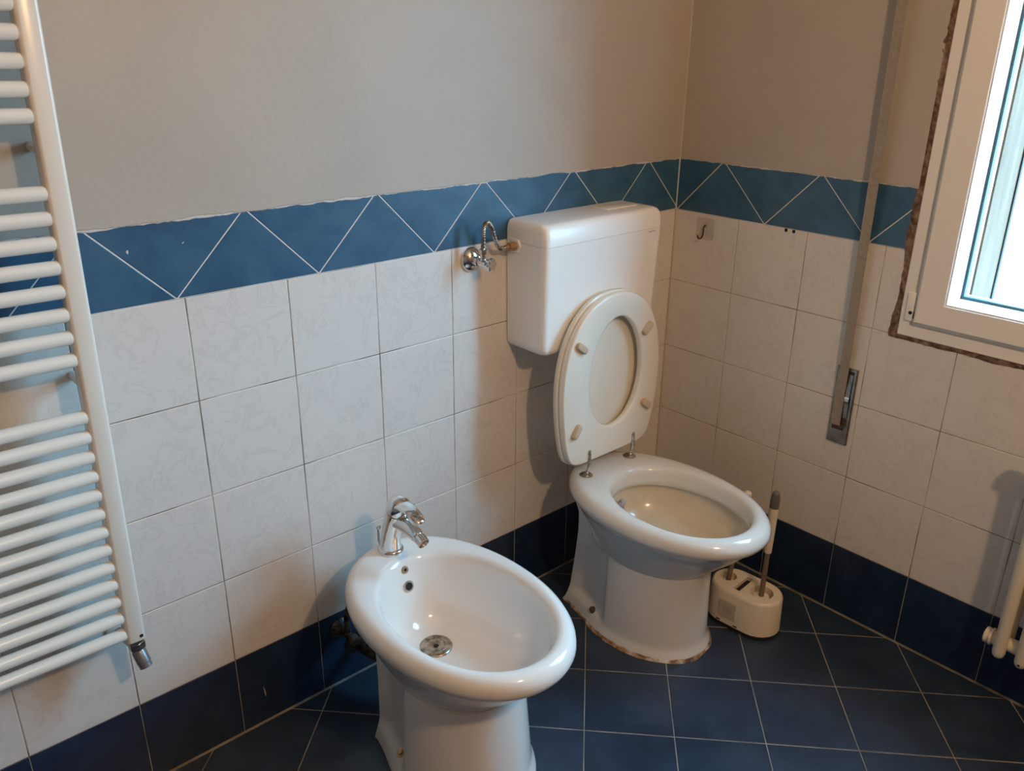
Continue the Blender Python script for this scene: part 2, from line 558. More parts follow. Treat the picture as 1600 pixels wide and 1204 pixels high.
# floor tiles
FX, FY, FA, FS = -0.6776, -0.35504, -0.81826, 0.19941
e1 = (math.cos(FA), math.sin(FA)); e2 = (math.sin(FA), -math.cos(FA))
def lat(a, b):
    return (FX + FS * (a * e1[0] + b * e2[0]), FY + FS * (a * e1[1] + b * e2[1]))
fshared = None
frnd = random.Random(5)
jf = 0.0010 / FS
for a in range(-16, 17):
    for b in range(-16, 17):
        q = [lat(a + jf, b + jf), lat(a + 1 - jf, b + jf), lat(a + 1 - jf, b + 1 - jf), lat(a + jf, b + 1 - jf)]
        p = clip_rect(q, RX + 0.002, -0.003, RY + 0.002, -0.003)
        if not p:
            continue
        c = lat(a + 0.5, b + 0.5)
        if abs(abs(area2(p)) - abs(area2(q))) < 1e-7:
            if fshared:
                clone(fshared, 'floor_tile', (c[0], c[1], frnd.uniform(-0.0003, 0.0002)), floor)
                continue
            v, f = slab_geo(p, on_floor, -0.006, 0.0, 0.0012)
            fshared = put('floor_tile', v, f, M_FLOOR, floor, (c[0], c[1], 0), smooth=False)
        else:
            slab('floor_tile', p, on_floor, -0.006, 0.0, M_FLOOR, floor)

# ------------------------------------------------------------------ window
def rect_loft(levels, close=False, cap=False):
    """levels: (y0, y1, z0, z1, x)"""
    return G().loft([[(x, y0, z0), (x, y1, z0), (x, y1, z1), (x, y0, z1)] for y0, y1, z0, z1, x in levels], cap, cap, close)

win = bpy.data.objects.new('window_1', None)
COL.objects.link(win)
win.location = (0, (WY0 + WY1) / 2, WZ0)
structure(win, 'white plastic window set in a ragged mortar gap')
def ins(l, r, b, t, x):
    return (WY0 + r, WY1 - l, WZ0 + b, WZ1 - t, x)
F_ = 0.026
rect_loft([ins(0, 0, 0, 0, 0.075), ins(0, 0, 0, 0, -0.002), ins(0.002, 0.002, 0.002, 0.002, -0.004),
           ins(F_ - 0.002, F_ - 0.002, F_, F_, -0.004), ins(F_, F_, F_ + 0.002, F_ + 0.002, 0.003), ins(0.055, 0.055, 0.055, 0.055, 0.003), ins(0.055, 0.055, 0.055, 0.055, 0.075)], close=True).put('frame', M_PVC, win, smooth=False)
S0, S1 = 0.0345, 0.098
sash = rect_loft([ins(S0, S0, S0 + 0.002, S0 + 0.002, 0.0024), ins(S0, S0, S0 + 0.002, S0 + 0.002, -0.011), ins(S0 + 0.005, S0 + 0.005, S0 + 0.007, S0 + 0.007, -0.016),
           ins(S1 - 0.002, S1 - 0.002, S1 - 0.008, S1 - 0.008, -0.016), ins(S1, S1, S1 - 0.006, S1 - 0.006, -0.014), ins(S1, S1, S1 - 0.006, S1 - 0.006, 0.070), ins(0.0555, 0.0555, 0.0555, 0.0555, 0.070), ins(0.0555, 0.0555, 0.0555, 0.0555, 0.0024)], close=True).put('sash', M_PVC, win, smooth=False)
rect_loft([ins(S1 + 0.0005, S1 + 0.0005, S1 - 0.0055, S1 - 0.0055, 0.030), ins(S1 + 0.0005, S1 + 0.0005, S1 - 0.0055, S1 - 0.0055, -0.0130), ins(S1 + 0.0025, S1 + 0.0025, S1 - 0.003, S1 - 0.003, -0.0130),
           ins(0.1105, 0.1105, 0.1035, 0.1035, 0.024), ins(0.1105, 0.1105, 0.1035, 0.1035, 0.030)], close=True).put('glazing_bead', M_PVC, sash, smooth=False)
rect_loft([ins(0.103, 0.103, 0.096, 0.096, 0.0425), ins(0.109, 0.109, 0.102, 0.102, 0.0305), ins(0.1165, 0.1165, 0.1095, 0.1095, 0.0305), ins(0.1165, 0.1165, 0.1095, 0.1095, 0.0425)], close=True).put('gasket', M_GASKET, sash, smooth=False)
gl = rect_loft([ins(0.104, 0.104, 0.097, 0.097, 0.0335), ins(0.104, 0.104, 0.097, 0.097, 0.0375)], cap=True).put('pane', M_GLASS, sash, smooth=False)
rect_loft([ins(0.113, 0.113, 0.106, 0.106, 0.070), ins(0.113, 0.113, 0.106, 0.106, 0.043), ins(S1 + 0.0005, S1 + 0.0005, S1 - 0.0055, S1 - 0.0055, 0.043), ins(S1 + 0.0005, S1 + 0.0005, S1 - 0.0055, S1 - 0.0055, 0.070)], close=True).put('outer_lip', M_PVC, sash, smooth=False)
# hinge cover on the lower left corner
hg = G().box(-0.0085, 0.002, WY1 - 0.030, WY1 - 0.012, 0.838, 0.905, 0.0025).put('hinge_cover', M_PVC, win)
G().lathe((-0.0086, WY1 - 0.024, 0.858), (-1, 0, 0), [(0, 0.0042), (0.0008, 0.0040)], 14).put('hinge_hole', M_DARK, hg)
G().box(-0.0094, -0.0086, WY1 - 0.0345, WY1 - 0.0318, 0.846, 0.862).put('hinge_pin', M_DARK, hg)
# outer jambs, shutter guides, sill and lintel boards
G().box(0.079, 0.200, -0.783, HY1 - 0.001, HZ0 + 0.02, 2.06).put('jamb_board', M_WOOD, win, smooth=False)
G().box(0.2005, 0.212, -0.7865, HY1 - 0.001, HZ0 + 0.02, 2.06).put('shutter_guide', M_BLACK, win, smooth=False)
G().box(0.2125, 0.285, -0.780, HY1 - 0.001, HZ0 + 0.02, 2.06).put('jamb_board', M_WHITE_OUT, win, smooth=False)
G().box(0.079, 0.285, HY0 + 0.001, -1.466, HZ0 + 0.02, 2.06).put('jamb_board', M_WOOD, win, smooth=False)
G().box(0.079, 0.36, HY0 + 0.001, HY1 - 0.001, HZ0 + 0.002, 0.868, 0.003).put('outer_sill', M_WHITE_OUT, win)
G().box(0.079, 0.285, HY0 + 0.001, HY1 - 0.001, 2.0605, HZ1 - 0.001).put('lintel_board', M_WHITE_OUT, win, smooth=False)

# the broken mortar around the frame
rnd = random.Random(23)
def mortar_strip(path_in, path_out):
    n = len(path_in)
    v, f = [], []
    for (a0, b0), (a1, b1) in zip(path_in, path_out):
        am, bm_ = (a0 + a1) / 2, (b0 + b1) / 2
        v += [on_right(a0, b0, -0.004), on_right(a0, b0, 0.0008), on_right(am + rnd.uniform(-.002, .002), bm_, rnd.uniform(-0.0002, 0.0028)), on_right(a1, b1, 0.0006), on_right(a1, b1, -0.004)]
    for i in range(n - 1):
        for k in range(4):
            f.append((5 * i + k, 5 * i + k + 1, 5 * i + 6 + k, 5 * i + 5 + k))
    return v, f
def walk(n, lo, hi, s):
    w = (lo + hi) / 2
    out = []
    for i in range(n):
        w += rnd.uniform(-1, 1) * s
        w = min(max(w, lo), hi)
        out.append(w)
    return out
mg = G()
n = 160
zz = [WZ0 - 0.010 + (WZ1 - WZ0 + 0.02) * i / (n - 1) for i in range(n)]
wl = walk(n, 0.0125, 0.0215, 0.0028)
v, f = mortar_strip([(WY1 - 0.0004, z) for z in zz], [(WY1 + w, z) for z, w in zip(zz, wl)])
mg.add(v, f)
wl = walk(n, 0.0125, 0.0215, 0.0028)
v, f = mortar_strip([(WY0 + 0.0004, z) for z in zz], [(WY0 - w, z) for z, w in zip(zz, wl)])
mg.add(v, f)
n = 110
yy = [WY0 - 0.012 + (WY1 - WY0 + 0.027) * i / (n - 1) for i in range(n)]
wl = walk(n, 0.0102, 0.0140, 0.0014)
v, f = mortar_strip([(y, WZ0 + 0.0004) for y in yy], [(y, WZ0 - w) for y, w in zip(yy, wl)])
mg.add(v, f)
wl = walk(n, 0.0105, 0.0180, 0.0014)
v, f = mortar_strip([(y, WZ1 - 0.0004) for y in yy], [(y, WZ1 + w) for y, w in zip(yy, wl)])
mg.add(v, f)
mg.put('mortar_joint', M_MORTAR, wall_right, smooth=False)

# two drill holes under the border
for y in (-0.3476, -0.3693):
    G().lathe((-0.0002, y, 0.9915), (-1, 0, 0), [(-0.003, 0.0042), (0.0004, 0.0046)], 10).put('drill_hole', M_DARK, wall_right)

# ------------------------------------------------------------------ sanitary ware helpers
def egg(hw, yb, yf, z, cx, n=72, p=2.0):
    yc, hl = (yb + yf) / 2, (yb - yf) / 2
    out = []
    for k in range(n):
        t = 2 * math.pi * k / n
        c, s_ = math.cos(t), math.sin(t)
        x = hw * math.copysign(abs(s_) ** (2 / p), s_)
        y = hl * math.copysign(abs(c) ** (2 / p), c)
        out.append((cx + x, yc - y, z))
    return out

def smooth(e0, e1, x):
    t = min(max((x - e0) / (e1 - e0), 0), 1)
    return t * t * (3 - 2 * t)

def pedestal(cx, yb0, yb1, ystep, yf0, yf1, hw0, hw1, flare, back_w, ym, rear=None):
    """a foot with a rounded front column, recessed rear flanks and a bolted flange"""
    zs = [0.0, 0.003, 0.008, 0.014, 0.021, 0.028, 0.036, 0.044, 0.053, 0.064, 0.085, 0.12, 0.16, 0.20, 0.237]
    rings = []
    M = 48
    for z in zs:
        fl = (1 - smooth(0.0, 0.034, z)) * flare       # flare of the foot
        up = z / 0.237
        hw = hw0 + (hw1 - hw0) * up + fl
        yf = yf0 + (yf1 - yf0) * up - fl
        yb = yb0 + (yb1 - yb0) * up + fl * 0.5
        half = []
        for i in range(M + 1):
            t = i / M
            if t < 0.4:
                a = t / 0.4 * math.pi / 2
                y = ym + (yf - ym) * math.cos(a)
                x = hw * math.sin(a) ** 0.92
            else:
                q = (t - 0.4) / 0.6
                if q < 0.86:
                    q2 = q / 0.86
                    y = ym + (yb - 0.006 - ym) * q2
                    x = hw - (hw - back_w - fl * 0.6) * smooth(0.0, 1.1, q2)
                    rec = smooth(ystep - 0.014, ystep + 0.012, y) * smooth(0.026, 0.056, z) * 0.018 * (1 - 0.5 * smooth(0.17, 0.237, z))
                    x -= rec * (1 - smooth(yb - 0.05, yb, y) * 0.75)
                    xl = x
                else:
                    a = (q - 0.86) / 0.14 * math.pi / 2
                    y = yb - 0.006 + 0.006 * math.sin(a)
                    x = xl * (0.02 + 0.98 * math.cos(a))
            half.append((x, y))
        rings.append([(cx + x, y, z) for x, y in half] + [(cx - x, y, z) for x, y in half[::-1][:-1]])
    g = G().loft(rings, True, True)
    if rear:                                           # the back of the foot goes on up to the rim
        y0_, y1_, w_ = rear
        rr = []
        for z in (0.205, 0.237, 0.265, 0.290, 0.312, 0.330, 0.346):
            k = smooth(0.237, 0.346, z)
            w2 = w_ * (1 - 0.02 * k)
            ye = y1_ - 0.002 + 0.030 * smooth(0.28, 0.346, z)
            pts = [(w2 * 0.55, y0_), (w2 * 0.96, y0_ + 0.006)] + [(w2, y0_ + (ye - y0_) * q) for q in (0.35, 0.6, 0.8)] + [(w2 * 0.985, ye - 0.003), (w2 * 0.93, ye), (w2 * 0.4, ye)]
            rr.append([(cx + x, y, z) for x, y in pts] + [(cx - x, y, z) for x, y in pts[::-1]])
        g.loft(rr, True, True)
    return g, rings[0]

def basin(cx, outer, inner, n=72):
    return G().loft([egg(hw, yb, yf, z, cx, n, p) for hw, yb, yf, z, p in outer + inner], True, True)

# ------------------------------------------------------------------ toilet
TX = -0.420
toilet = thing('toilet', 'white floor-standing toilet with raised ivory seat in the corner by the window wall', 'toilet', (TX, -0.35, 0))
g, foot = pedestal(TX, -0.118, -0.149, -0.280, -0.500, -0.492, 0.130, 0.120, 0.009, 0.090, -0.315, (-0.206, -0.149, 0.0890))
ped = g.put('pedestal', M_BOWL, toilet, sharp=60)
outer = [(0.098, -0.165, -0.462, 0.205, 2.0), (0.117, -0.160, -0.489, 0.224, 2.0), (0.128, -0.154, -0.512, 0.248, 2.0), (0.141, -0.142, -0.542, 0.278, 2.0), (0.155, -0.125, -0.574, 0.307, 2.0), (0.165, -0.108, -0.595, 0.330, 2.0),
         (0.1715, -0.095, -0.608, 0.347, 2.0), (0.177, -0.092, -0.618, 0.353, 2.05), (0.1825, -0.088, -0.628, 0.361, 2.08), (0.1845, -0.086, -0.632, 0.371, 2.1), (0.1835, -0.087, -0.630, 0.382, 2.1),
         (0.178, -0.092, -0.624, 0.392, 2.1), (0.169, -0.099, -0.616, 0.3985, 2.1), (0.158, -0.110, -0.605, 0.401, 2.1)]
inner = [(0.150, -0.205, -0.597, 0.4005, 2.05), (0.143, -0.213, -0.590, 0.3975, 2.05), (0.138, -0.219, -0.585, 0.391, 2.05), (0.135, -0.222, -0.582, 0.380, 2.05), (0.134, -0.223, -0.581, 0.362, 2.05),
         (0.134, -0.223, -0.581, 0.350, 2.05), (0.138, -0.219, -0.585, 0.3475, 2.05), (0.146, -0.212, -0.592, 0.346, 2.05), (0.144, -0.214, -0.588, 0.332, 2.05), (0.132, -0.224, -0.570, 0.305, 2.0), (0.108, -0.240, -0.535, 0.280, 2.0),
         (0.075, -0.262, -0.480, 0.266, 2.0), (0.045, -0.285, -0.42, 0.262, 2.0), (0.01, -0.33, -0.36, 0.261, 2.0)]
cut = 7
bowl = G().loft([egg(hw, yb, yf, z, TX, 72, p) for hw, yb, yf, z, p in outer + inner[:cut + 1]], True, False).put('bowl', M_BOWL, toilet, sharp=70)
G().loft([egg(hw, yb, yf, z, TX, 72, p) for hw, yb, yf, z, p in inner[cut:]], False, True).put('bowl_lining', M_LINING, bowl, sharp=70)
for sx in (-1, 1):
    G().lathe((TX + sx * 0.112, -0.240, 0.040), (sx * 0.45, -0.1, 0.9), [(-0.006, 0.0085), (0.004, 0.0085), (0.0045, 0.005), (0.008, 0.005), (0.009, 0.003)], 10).put('floor_bolt', M_RUST, ped)
# sealant smear around the foot
sr = random.Random(4)
rin, rmid, rout = [], [], []
cyc = -0.30
w = 0
for x, y, z in foot:
    d = Vector((x - TX, y - cyc, 0)).normalized()
    w = 0.7 * w + sr.uniform(-1, 1) * 0.0016
    k = 0.0045 + w
    rin.append((x - d.x * 0.004, y - d.y * 0.004, 0.0075 + sr.uniform(-.002, .002)))
    rmid.append((x + d.x * 0.0022, y + d.y * 0.0022, 0.0055))
    rout.append((x + d.x * k, y + d.y * k, 0.0003))
G().loft([rin, rmid, rout], False, False).put('sealant', M_CAULK, ped, sharp=80)
# violet-grey lumps standing in for the water trap's reflections
rb = G()
br = random.Random(2)
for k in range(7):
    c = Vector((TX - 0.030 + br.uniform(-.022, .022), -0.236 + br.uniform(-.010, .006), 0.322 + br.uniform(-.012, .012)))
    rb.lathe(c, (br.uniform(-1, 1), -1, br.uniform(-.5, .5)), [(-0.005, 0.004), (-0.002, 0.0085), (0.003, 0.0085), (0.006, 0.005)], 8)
rb.put('reflection_lumps', M_PURPLE, bowl)

# raised seat and lid
SEAT_H = [(0.0, 0.4405), (0.06, 0.4405), (0.105, 0.4410), (0.128, 0.4450), (0.144, 0.4560), (0.156, 0.4800), (0.166, 0.5200), (0.174, 0.5750), (0.178, 0.6300), (0.176, 0.6800),
          (0.168, 0.7250), (0.154, 0.7650), (0.134, 0.8000), (0.108, 0.8290), (0.078, 0.8500), (0.042, 0.8630), (0.0, 0.8670)]
def resample(pts, n):
    P = [Vector(p) for p in pts]
    # Catmull-Rom then even spacing
    Q = []
    for i in range(len(P) - 1):
        p0, p1, p2, p3 = P[max(i - 1, 0)], P[i], P[i + 1], P[min(i + 2, len(P) - 1)]
        for k in range(8):
            t = k / 8
            Q.append(0.5 * ((2 * p1) + (p2 - p0) * t + (2 * p0 - 5 * p1 + 4 * p2 - p3) * t * t + (3 * p1 - p0 - 3 * p2 + p3) * t ** 3))
    Q.append(P[-1])
    L = [0]
    for a, b in zip(Q, Q[1:]):
        L.append(L[-1] + (b - a).length)
    out = []
    j = 0
    for i in range(n + 1):
        s = L[-1] * i / n
        while j < len(Q) - 2 and L[j + 1] < s:
            j += 1
        t = (s - L[j]) / max(L[j + 1] - L[j], 1e-9)
        out.append(Q[j] + (Q[j + 1] - Q[j]) * t)
    return out
half = resample(SEAT_H, 36)
OUT = [(p.x, p.y) for p in half] + [(-p.x, p.y) for p in half[::-1][1:-1]]
SCX, SZC = TX - 0.005, 0.66
HOLE = []
for k in range(len(OUT)):
    t = 2 * math.pi * k / len(OUT)
    HOLE.append((0.009 + 0.096 * math.sin(t) * (1 - 0.06 * math.cos(t + math.pi)), 0.662 - 0.1440 * math.cos(t)))
def seat_y(z, d):
    """leaning plane: d metres in front of the seat's rear face"""
    return -0.1580 - d + (z - 0.45) * 0.004
def loop(poly, d, grow=0.0, cx=None, cz=SZC):
    cx = SCX if cx is None else cx
    o = []
    q = inset(poly, -grow) if grow else (poly if area2(poly) > 0 else poly[::-1])
    for a, b in q:
        o.append((cx + a, seat_y(b, d), b))
    return o
seat = G().loft([loop(OUT, 0.001, -0.003), loop(OUT, 0.003), loop(OUT, 0.013), loop(OUT, 0.017, -0.002), loop(OUT, 0.018, -0.005),
                 loop(HOLE, 0.018, 0.005), loop(HOLE, 0.0165, 0.0015), loop(HOLE, 0.013), loop(HOLE, 0.003), loop(HOLE, 0.001, 0.002)], close=True).put('seat', M_SEAT, toilet, sharp=50)
lid = G().loft([loop(OUT, -0.0135, -0.060), loop(OUT, -0.0130, -0.034), loop(OUT, -0.0105, -0.026), loop(OUT, -0.0015, -0.018), loop(OUT, -0.0005, -0.015), loop(OUT, -0.0005, -0.003), loop(OUT, -0.001, 0.000),
                loop(OUT, -0.003, 0.003), loop(OUT, -0.013, 0.003), loop(OUT, -0.0175, -0.002), loop(OUT, -0.0195, -0.012), loop(OUT, -0.020, -0.04)], True, True).put('lid', M_SEAT, toilet, sharp=50)
for (a, b, ang) in ((-0.124, 0.756, -38), (0.114, 0.757, 40), (-0.132, 0.541, 55), (0.128, 0.545, -40)):
    th = math.radians(ang)
    rings = []
    for d, sc in ((0.017, 1.0), (0.0265, 0.98), (0.0290, 0.82), (0.0295, 0.5)):
        r = []
        for k in range(20):
            t = 2 * math.pi * k / 20
            lx = 0.0088 * sc * math.cos(t) + (0.0115 * sc if math.cos(t) > 0 else -0.0115 * sc)
            lz = 0.0088 * sc * math.sin(t)
            x = a + lx * math.cos(th) - lz * math.sin(th)
            z = b + lx * math.sin(th) + lz * math.cos(th)
            r.append((SCX + x, seat_y(z, d), z))
        rings.append(r)
    G().loft(rings).put('bumper', M_BUMPER, seat)
for sx in (-0.0835, 0.0835):
    x = TX + sx
    h = G()
    h.lathe((x, -0.168, 0.3995), (0, 0, 1), [(0, 0.0155), (0.003, 0.0155), (0.0055, 0.0125), (0.006, 0.006)], 24)
    hp = h.put('hinge', M_HINGE, toilet)
    G().tube([(x, -0.168, 0.404), (x, -0.174, 0.415), (x, -0.1775, 0.428), (x, -0.1775, 0.455), (x, -0.1765, 0.474)], [0.0042, 0.0045, 0.0048, 0.0048, 0.0040], 12, 4).put('hinge_pin', M_HINGE, hp)
    G().lathe((x, -0.168, 0.3990), (0, 0, 1), [(0, 0.0185), (0.0018, 0.0182), (0.0022, 0.0160)], 24).put('washer', M_LIME, hp)

# ------------------------------------------------------------------ cistern on the wall
CX0, CX1 = -0.632, -0.222
cist = thing('toilet_cistern', 'white plastic cistern hung on the wall above the toilet', 'cistern', ((CX0 + CX1) / 2, 0, 0.735))
def rrect(x0, x1, yb, yf, z, r, n=6):
    pts = [(x0, yb, z)]
    for k in range(n + 1):
        a = math.pi + math.pi / 2 * k / n
        pts.append((x0 + r + r * math.cos(a), yf + r + r * math.sin(a), z))
    for k in range(n + 1):
        a = 1.5 * math.pi + math.pi / 2 * k / n
        pts.append((x1 - r + r * math.cos(a), yf + r + r * math.sin(a), z))
    pts.append((x1, yb, z))
    return pts
yb = -0.003
rings = [rrect(CX0 + i + 0.004, CX1 - i - 0.010, yb, -0.128 + j, z, 0.016) for z, i, j in
         ((0.733, 0.022, 0.016), (0.7345, 0.013, 0.009), (0.739, 0.006, 0.004), (0.747, 0.001, 0.0006), (0.757, -0.001, 0.0))]
rings += [rrect(CX0 + 0.003 - 0.003 * t, CX1 - 0.009 + 0.009 * t, yb, -0.128 - 0.006 * t, 0.757 + (0.996 - 0.757) * t, 0.016) for t in (0.33, 0.66, 1.0)]
tank = G().loft(rings).put('tank', M_CISTERN, cist, sharp=50)
rings = [rrect(CX0 + i, CX1 - i, yb, -0.1345 + j, z, r) for z, i, j, r in
         ((0.9967, 0.0003, 0.0003, 0.016), (1.012, 0.0, 0.001, 0.016), (1.028, 0.001, 0.0035, 0.016), (1.0355, 0.003, 0.0065, 0.016), (1.0410, 0.0065, 0.011, 0.016), (1.0440, 0.0115, 0.0165, 0.016), (1.0452, 0.018, 0.023, 0.016), (1.0458, 0.05, 0.05, 0.016))]
clid = G().loft(rings).put('tank_lid', M_CISTERN, cist, sharp=50)
G().box(-0.372, -0.262, -0.078, -0.030, 1.0450, 1.0476, 0.0012).put('flush_button', M_CISTERN, clid)
G().box(-0.2775, -0.252, -0.1352, -0.1335, 0.9885, 0.9900).put('maker_mark', M_STICKER2, tank)
G().lathe((CX0 + 0.0005, -0.035, 0.988), (-1, 0, 0), [(0, 0.0165), (0.004, 0.0165), (0.0045, 0.012)], 6).put('inlet_boss', M_CISTERN, tank)

# ------------------------------------------------------------------ stop valve feeding the cistern
VX, VZ = -0.740, 0.966
sv = thing('stop_valve', 'chrome angle valve with corrugated hose beside the cistern', 'valve', (VX, 0, VZ))
G().lathe((VX, -0.0006, VZ), (0, -1, 0), [(0, 0.0285), (0.003, 0.0285), (0.009, 0.0255), (0.015, 0.018), (0.018, 0.012)], 28).put('wall_flange', M_CHROME, sv)
b = G()
b.lathe((VX, -0.015, VZ), (0, -1, 0), [(0, 0.0085), (0.008, 0.0085), (0.009, 0.0115), (0.017, 0.0115), (0.018, 0.009), (0.045, 0.009), (0.046, 0.006), (0.052, 0.006)], 20)
b.tube([(VX, -0.045, VZ), (VX, -0.045, VZ + 0.024)], 0.0075, 16)
b.lathe((VX, -0.045, VZ + 0.020), (0, 0, 1), [(0, 0.0095), (0.010, 0.0095), (0.011, 0.007)], 6)
vb = b.put('valve_body', M_CHROME, sv)
k_ = G()
ring = []
for h_, rs in ((0.0, 0.010), (0.003, 0.0135), (0.012, 0.0135), (0.016, 0.010)):
    ring.append([(VX + (rs * (1 + 0.14 * math.cos(6 * a))) * math.cos(a), -0.062 - h_, VZ + (rs * (1 + 0.14 * math.cos(6 * a))) * math.sin(a)) for a in [2 * math.pi * i / 48 for i in range(48)]])
k_.loft(ring)
G_kn = k_.put('knob', M_CHROME, sv)
hose_pts = [(VX, -0.045, VZ + 0.030), (VX, -0.046, VZ + 0.060), (VX + 0.003, -0.046, VZ + 0.080), (VX + 0.014, -0.045, VZ + 0.088), (VX + 0.026, -0.043, VZ + 0.076), (VX + 0.040, -0.040, VZ + 0.045), (VX + 0.056, -0.037, VZ + 0.024), (VX + 0.076, -0.035, VZ + 0.0215)]
# corrugated flexible pipe
dense = G(); dense.tube(hose_pts, 0.005, 4, 14)
cen = [sum((Vector(dense.v[4 * i + j]) for j in range(4)), Vector()) / 4 for i in range(len(dense.v) // 4)]
G().tube(cen, [0.0056 if i % 3 else 0.0043 for i in range(len(cen))], 12).put('corrugated_hose', M_DULL, sv, sharp=80)
G().lathe((VX + 0.074, -0.035, 0.9876), (1, 0, 0), [(0, 0.0062), (0.010, 0.0062), (0.0105, 0.0105), (0.0300, 0.0105), (0.0305, 0.008)], 6).put('hose_nut', M_BRASS, sv)

# ------------------------------------------------------------------ bidet
BX = -1.075
bidet = thing('bidet', 'white floor-standing bidet with oval basin in the foreground', 'bidet', (BX, -0.35, 0))
g, _ = pedestal(BX, -0.200, -0.205, -0.338, -0.530, -0.505, 0.140, 0.126, 0.008, 0.104, -0.365)
ped2 = g.put('pedestal', M_CERAMIC, bidet, sharp=60)
outer = [(0.098, -0.175, -0.470, 0.205, 2.0), (0.117, -0.170, -0.494, 0.224, 2.0), (0.130, -0.160, -0.516, 0.248, 2.0), (0.143, -0.145, -0.546, 0.278, 2.0), (0.156, -0.125, -0.578, 0.307, 2.0), (0.166, -0.106, -0.598, 0.330, 2.0),
         (0.1715, -0.093, -0.610, 0.345, 2.05), (0.1785, -0.088, -0.621, 0.351, 2.08), (0.1845, -0.084, -0.630, 0.360, 2.1), (0.1865, -0.082, -0.634, 0.371, 2.1), (0.1855, -0.083, -0.632, 0.383, 2.1),
         (0.180, -0.088, -0.626, 0.393, 2.1), (0.172, -0.096, -0.618, 0.3990, 2.1), (0.163, -0.106, -0.609, 0.4005, 2.1)]
inner = [(0.155, -0.160, -0.603, 0.3995, 2.05), (0.148, -0.168, -0.597, 0.3965, 2.05), (0.143, -0.174, -0.592, 0.391, 2.05), (0.140, -0.179, -0.587, 0.382, 2.05), (0.138, -0.184, -0.582, 0.368, 2.05),
         (0.135, -0.190, -0.574, 0.345, 2.05), (0.130, -0.198, -0.560, 0.320, 2.05), (0.121, -0.208, -0.540, 0.295, 2.0), (0.105, -0.222, -0.505, 0.272, 2.0), (0.085, -0.238, -0.46, 0.258, 2.0),
         (0.06, -0.255, -0.40, 0.250, 2.0), (0.035, -0.27, -0.345, 0.247, 2.0), (0.01, -0.285, -0.305, 0.246, 2.0)]
bas = basin(BX, outer, inner).put('basin', M_CERAMIC, bidet, sharp=70)
for sx in (-1, 1):
    G().lathe((BX + sx * 0.117, -0.314, 0.044), (sx * 0.45, -0.1, 0.9), [(-0.006, 0.0105), (0.004, 0.0105), (0.0045, 0.007), (0.011, 0.007), (0.012, 0.004)], 6).put('floor_bolt', M_BRASS, ped2)
dz = 0.2485
G().lathe((BX - 0.006, -0.295, dz), (0, 0, 1), [(-0.004, 0.0345), (0.001, 0.0345), (0.003, 0.0325), (0.0038, 0.027), (0.002, 0.0215), (0.0030, 0.020), (0.0025, 0.010), (0.0005, 0.006), (0.0005, 0.001)], 36).put('drain', M_DULL, bas)
G().lathe((BX - 0.006, -0.295, dz + 0.0008), (0, 0, 1), [(0, 0.0058), (0.0006, 0.0055)], 16).put('drain_hole', M_DARK, bas)
def on_back_wall(z, r, mat, name, par, depth=0.003, inner_r=None):
    ys = [(0.391, -0.174), (0.382, -0.179), (0.368, -0.184), (0.345, -0.190), (0.320, -0.198), (0.295, -0.208)]
    for (z0, y0), (z1, y1) in zip(ys, ys[1:]):
        if z0 >= z >= z1:
            t = (z0 - z) / (z0 - z1); y = y0 + (y1 - y0) * t
            nrm = Vector((0, -(z0 - z1), -(y1 - y0))).normalized()
            nrm = Vector((0, -(z0 - z1), (y0 - y1))).normalized()
    prof = [(-0.006, r), (depth, r), (depth + 0.0006, r * 0.85), (depth + 0.0004, inner_r or r * 0.6), (depth - 0.0016, (inner_r or r * 0.6) * 0.95), (depth - 0.0016, 0.0005)]
    o = G().lathe((BX, y, z), nrm, prof, 24).put(name, mat, par)
    G().lathe(Vector((BX, y, z)) + nrm * (depth - 0.0014), nrm, [(0, (inner_r or r * 0.6) * 0.93), (0.0004, (inner_r or r * 0.6) * 0.9)], 20).put(name + '_hole', M_DARK, o)
on_back_wall(0.376, 0.0078, M_LIME, 'rinse_inlet', bas, 0.0028, 0.0036)
on_back_wall(0.340, 0.0125, M_CHROME, 'overflow_ring', bas, 0.0034, 0.0088)

# bidet mixer tap
tap = thing('bidet_tap', 'chrome single-lever mixer tap on the bidet', 'tap', (BX, -0.130, 0.3995))
tx = BX + 0.001
G().lathe((tx, -0.130, 0.3995), (0, 0, 1), [(0, 0.0225), (0.003, 0.0230), (0.006, 0.0215), (0.0075, 0.0195)], 28).put('base_ring', M_CHROME, tap)
body = G()
body.tube([(tx, -0.130, 0.405), (tx, -0.131, 0.420), (tx, -0.135, 0.440), (tx, -0.143, 0.462), (tx, -0.152, 0.482), (tx, -0.157, 0.492)], [0.0190, 0.0178, 0.0172, 0.0182, 0.0205, 0.0205], 24, 4)
body.tube([(tx, -0.145, 0.472), (tx, -0.172, 0.4745), (tx, -0.198, 0.4715), (tx, -0.2145, 0.4675)], [0.0165, 0.0145, 0.0125, 0.0115], 20, 4)
tb = body.put('body', M_CHROME, tap, sharp=60)
sp = Vector((0, -0.93, -0.36)).normalized()
G().lathe((tx, -0.2125, 0.4685), sp, [(0, 0.0118), (0.003, 0.0118), (0.0032, 0.0095), (0.006, 0.0095), (0.0062, 0.0108), (0.020, 0.0108), (0.0205, 0.009), (0.014, 0.008), (0.014, 0.0008)], 24).put('aerator', M_CHROME, tap)
G().lathe(Vector((tx, -0.2125, 0.4685)) + sp * 0.0145, sp, [(0, 0.0078), (0.0005, 0.0076)], 20).put('aerator_mesh', M_BRASS, tap)
hd = Vector((0, -0.40, 0.92)).normalized()
hb = Vector((tx, -0.157, 0.492))
